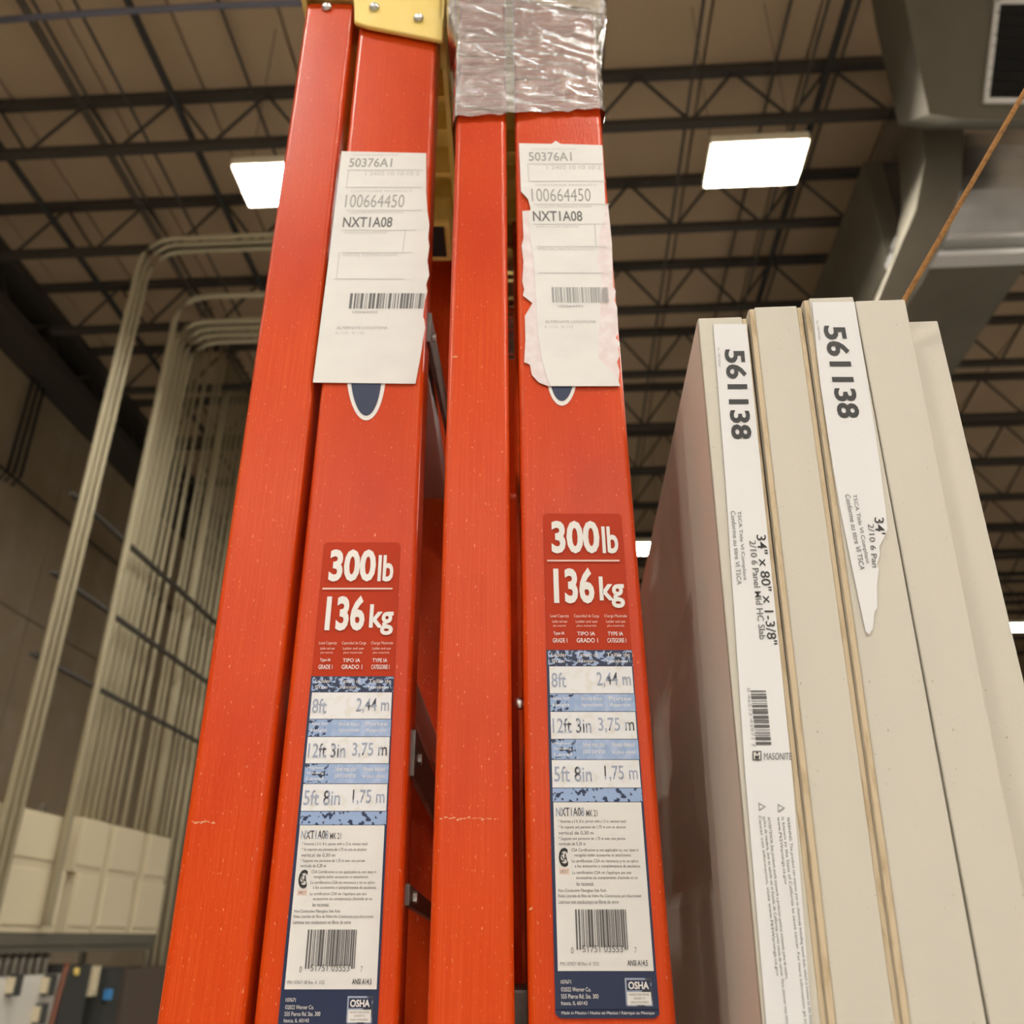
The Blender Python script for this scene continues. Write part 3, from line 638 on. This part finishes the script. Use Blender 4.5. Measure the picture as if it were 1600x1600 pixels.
ptext('dkgrey', '0', .17, .195, 1480, 1490); ptext('dkgrey', '51751 03553', .285, .685, 1477, 1488); ptext('dkgrey', '7', .80, .82, 1480, 1489)
ptext('dkgrey', 'P/N 107671 08 Rev. A  3/22', .06, .44, 1503, 1508.5); ptext('black', 'ANSI A14.5', .72, .92, 1500, 1509, .012)
ptext('white', '107671', .06, .16, 1531, 1537); ptext('white', '\u00a92022 Werner Co.', .06, .35, 1542, 1549); ptext('white', '555 Pierce Rd. Ste. 300', .06, .42, 1553, 1560); ptext('white', 'Itasca, IL 60143', .06, .31, 1564, 1571)
ptext('white', 'Made in Mexico / Hecho en Mexico / Fabrique au Mexique', .06, .95, 1580, 1586)
band('fadeb', 1528, 1572, .685, .945, .0011); band('navy', 1531, 1547, .70, .93, .0013); ptext('white', 'OSHA', .715, .915, 1533.5, 1545.5, .03, .0016)
band('white', 1550, 1570, .70, .93, .0013); ptext('dkgrey', 'MANUFACTURER CERTIFIES', .715, .915, 1552, 1555.5, 0, .0016); ptext('dkgrey', 'CONFORMITY TO', .76, .87, 1558, 1561.5, 0, .0016); ptext('dkgrey', 'OSHA STANDARDS', .725, .905, 1564, 1567.5, 0, .0016)
pp.build(label, {'white': 'white_lettering', 'offw': 'pale_lettering', 'navy': 'navy_band', 'worn2': 'scuffed_band', 'worn': 'worn_band', 'lightb': 'faded_band', 'scuff': 'size_row', 'fadeb': 'faded_lettering', 'paper': 'white_field', 'dkgrey': 'small_print', 'black': 'black_print', 'barc': 'barcode'})
lab2 = copy_tree(label, LA)
shift = Vector((-.1546, DL-DR, -.0100))
lab2.location = parent_loc(RA)+Vector(label.location)-parent_loc(LA)+shift

# paper shipping labels
def PL(px, py): return atY(px, py, DL-.0012)
def PR2(px, py): return atY(px, py, DR-.0012)
papL = MB().prism([PL(*q) for q in ((534, 237), (512, 420), (489, 598), (570, 599), (649, 600), (652, 585), (658, 552), (664, 512), (663, 500), (661, 495), (664, 470), (668, 455), (666, 445), (671, 430), (668, 408), (671, 385), (669, 372), (671, 352), (668, 330), (666, 300), (666, 240))], (0, -.0005, 0)).build('paper_label', 'paper', LA)
res = MB().prism([PR2(*q) for q in ((816, 330), (818, 372), (815, 384), (818, 410), (816, 440), (819, 452), (817, 462), (832, 474), (820, 494), (821, 530), (819, 566), (828, 570), (831, 586), (842, 598), (858, 604), (966, 603), (968, 580), (964, 566), (968, 556), (966, 545), (968, 536), (962, 528), (966, 520), (964, 480), (960, 470), (962, 455), (958, 448), (956, 380), (950, 320))], (0, -.0003, 0)).build('paper_residue', 'torn', RA)
papR = MB().prism([PR2(*q) for q in ((811, 225), (814, 300), (825, 312), (829, 326), (826, 345), (829, 380), (833, 400), (836, 440), (838, 480), (840, 520), (846, 560), (856, 596), (861, 604), (969, 604), (964, 590), (935, 560), (936, 520), (938, 480), (940, 440), (934, 410), (936, 372), (946, 330), (944, 280), (941, 228), (876, 226), (868, 221), (862, 226))], (0, -.0008, 0)).build('paper_label', 'paper', RA)
def paperprint(P, parent, dx, dy, lean, R):
    q = Print(P); l = .0010 if R else .0007; k = (lambda px, py: (px+dx+lean*(py-245), py+dy))
    def t(m, s, x0, y0, x1, y1, b=0): a = k(x0, (y0+y1)/2); q.text(m, s, a[0], y0+dy, a[0]+(x1-x0), y1+dy, l, b, lean)
    def r(m, x0, y0, x1, y1): a = k(x0, (y0+y1)/2); q.rect(m, a[0], y0+dy, a[0]+x1-x0, y1+dy, l, lean)
    t('faint', 'CUSTOMER ORDER NUMBER', 830, 233, 902, 235.5); t('grey', '50376A1', 826, 239, 893, 253, .012)
    r('faint', 824, 257, 942, 258.2); r('faint', 824, 284, 944, 285.2); r('faint', 824, 257, 825.2, 285); t('faint', '1 2402 10 10 10 2', 853, 260, 937, 266)
    t('faint', 'CUSTOMER PRODUCT', 834, 289, 930, 292); t('grey', '100664450', 827, 296, 919, 316, -.004)
    r('faint', 830, 320, 948, 321); t('faint', 'WERNER PRODUCT CODE', 834, 322.5, 920, 325.5); t('dkgrey', 'NXT1A08', 827, 331, 904, 347, .014)
    r('faint', 827, 351, 942, 352); t('faint', 'PURCHASE ORDER', 832, 354, 898, 357); r('faint', 923, 352, 924.4, 386); r('faint', 830, 386, 940, 387); t('faint', 'SPECIAL INSTRUCTIONS', 832, 388.5, 918, 392)
    if not R: r('faint', 824, 387, 825.2, 427)
    r('faint', 830 if R else 824, 427, 932, 428.3)
    a = k(850, 462); q.barcode('dkgrey' if not R else 'grey', a[0], 450+dy, a[0]+(88 if R else 116), 474+dy, 44, l, lean, False, 9)
    t('grey', '100664450', 858, 477.5, 897, 481.5); t('grey', 'ALTERNATE LOCATIONS', 836, 502, 915, 506); t('faint', 'A-12A  B-14E', 834, 510, 880, 514)
    q.build(parent, {'faint': 'form_lines', 'grey': 'grey_print', 'dkgrey': 'dark_print'})
paperprint(PR2, papR, 0, 0, .06, True); paperprint(PL, papL, -280, 9, -.115, False)
# pointed maker's emblem peeping out below the paper labels
def emblem(P, parent, cx, yt, yb, hw):
    def arc(h, y1): return [P(cx + h*math.cos(w), yt + (y1-yt)*math.sin(w)**1.0) for w in [math.pi*i/20 for i in range(21)]]
    e_ = MB().prism([p+Vector((0, .0010, 0)) for p in arc(hw, yb)], (0, -.0004, 0)).build('emblem_border', 'white', parent)
    MB().prism([p+Vector((0, .0006, 0)) for p in arc(hw*.80, yb-7)], (0, -.0004, 0)).build('emblem_field', 'navy', e_)
emblem(PL, LA, 572, 575, 656, 31); emblem(PR2, RA, 878, 580, 633, 24)
# stretch film wound round the head of the right-hand ladder
zf0 = PR(760, 187).z; zf1 = ZR+.03
mbF = MB(); nu, nv = 190, 130
def at_peri(u, z):                                            # u in 0..1 round the ladder, half of the samples on the near side
    t = min(1, max(0, (z-(CH+.755))/.03)); k_ = t*t*(3-2*t)*.0085          # swells out over the aprons of the cap
    x0, x1, ya, yb = rlR[0](z)-.0004-k_, flR[1](z)+.0004+k_, DR-.0004-k_, DR+FARW+.0004+k_
    if u < .5: return Vector((x0+(x1-x0)*u/.5, ya, 0)), Vector((0, -1, 0))
    if u < .7: s_ = (u-.5)/.2; return Vector((x1, ya+(yb-ya)*s_, 0)), Vector((1, 0, 0))
    if u < .8: s_ = (u-.7)/.1; return Vector((x1+(x0-x1)*s_, yb, 0)), Vector((0, 1, 0))
    s_ = (u-.8)/.2; return Vector((x0, yb+(ya-yb)*s_, 0)), Vector((-1, 0, 0))
for j in range(nv+1):
    for i in range(nu):
        u = i/nu; v = j/nv; sl = .010*u/.5 if u < .5 else .010*(1-u)/.5
        z = zf0 + (zf1-zf0)*v + sl*(1-v) + .003*noise.noise(Vector((u*30, 0, 3)))*(1-v)
        p, n_ = at_peri(u, z)
        w1 = noise.noise(Vector((u*7, z*100+u*9, 1.7))); w2 = noise.noise(Vector((u*13, z*230-u*22, 4.1)))
        dsp = .0021*(1-abs(w1)*2.2) + .00055*(1-abs(w2)*2)
        mbF.v.append(p + Vector((0, 0, z)) + n_*max(dsp+.0012, .0004))
for j in range(nv):
    for i in range(nu): q = (i+1) % nu; mbF.f.append([j*nu+i, j*nu+q, (j+1)*nu+q, (j+1)*nu+i])
tag(mbF.build('stretch_film', 'film', smooth=True, xf=tob), 'crinkled clear stretch film wound round the head of a ladder', 'film')

# the ladders face the camera squarely: turn them by the hall's small skew
for t in (LA, RA, BA): t.location = tob(Vector(t.location)); t.rotation_euler.z = PSI
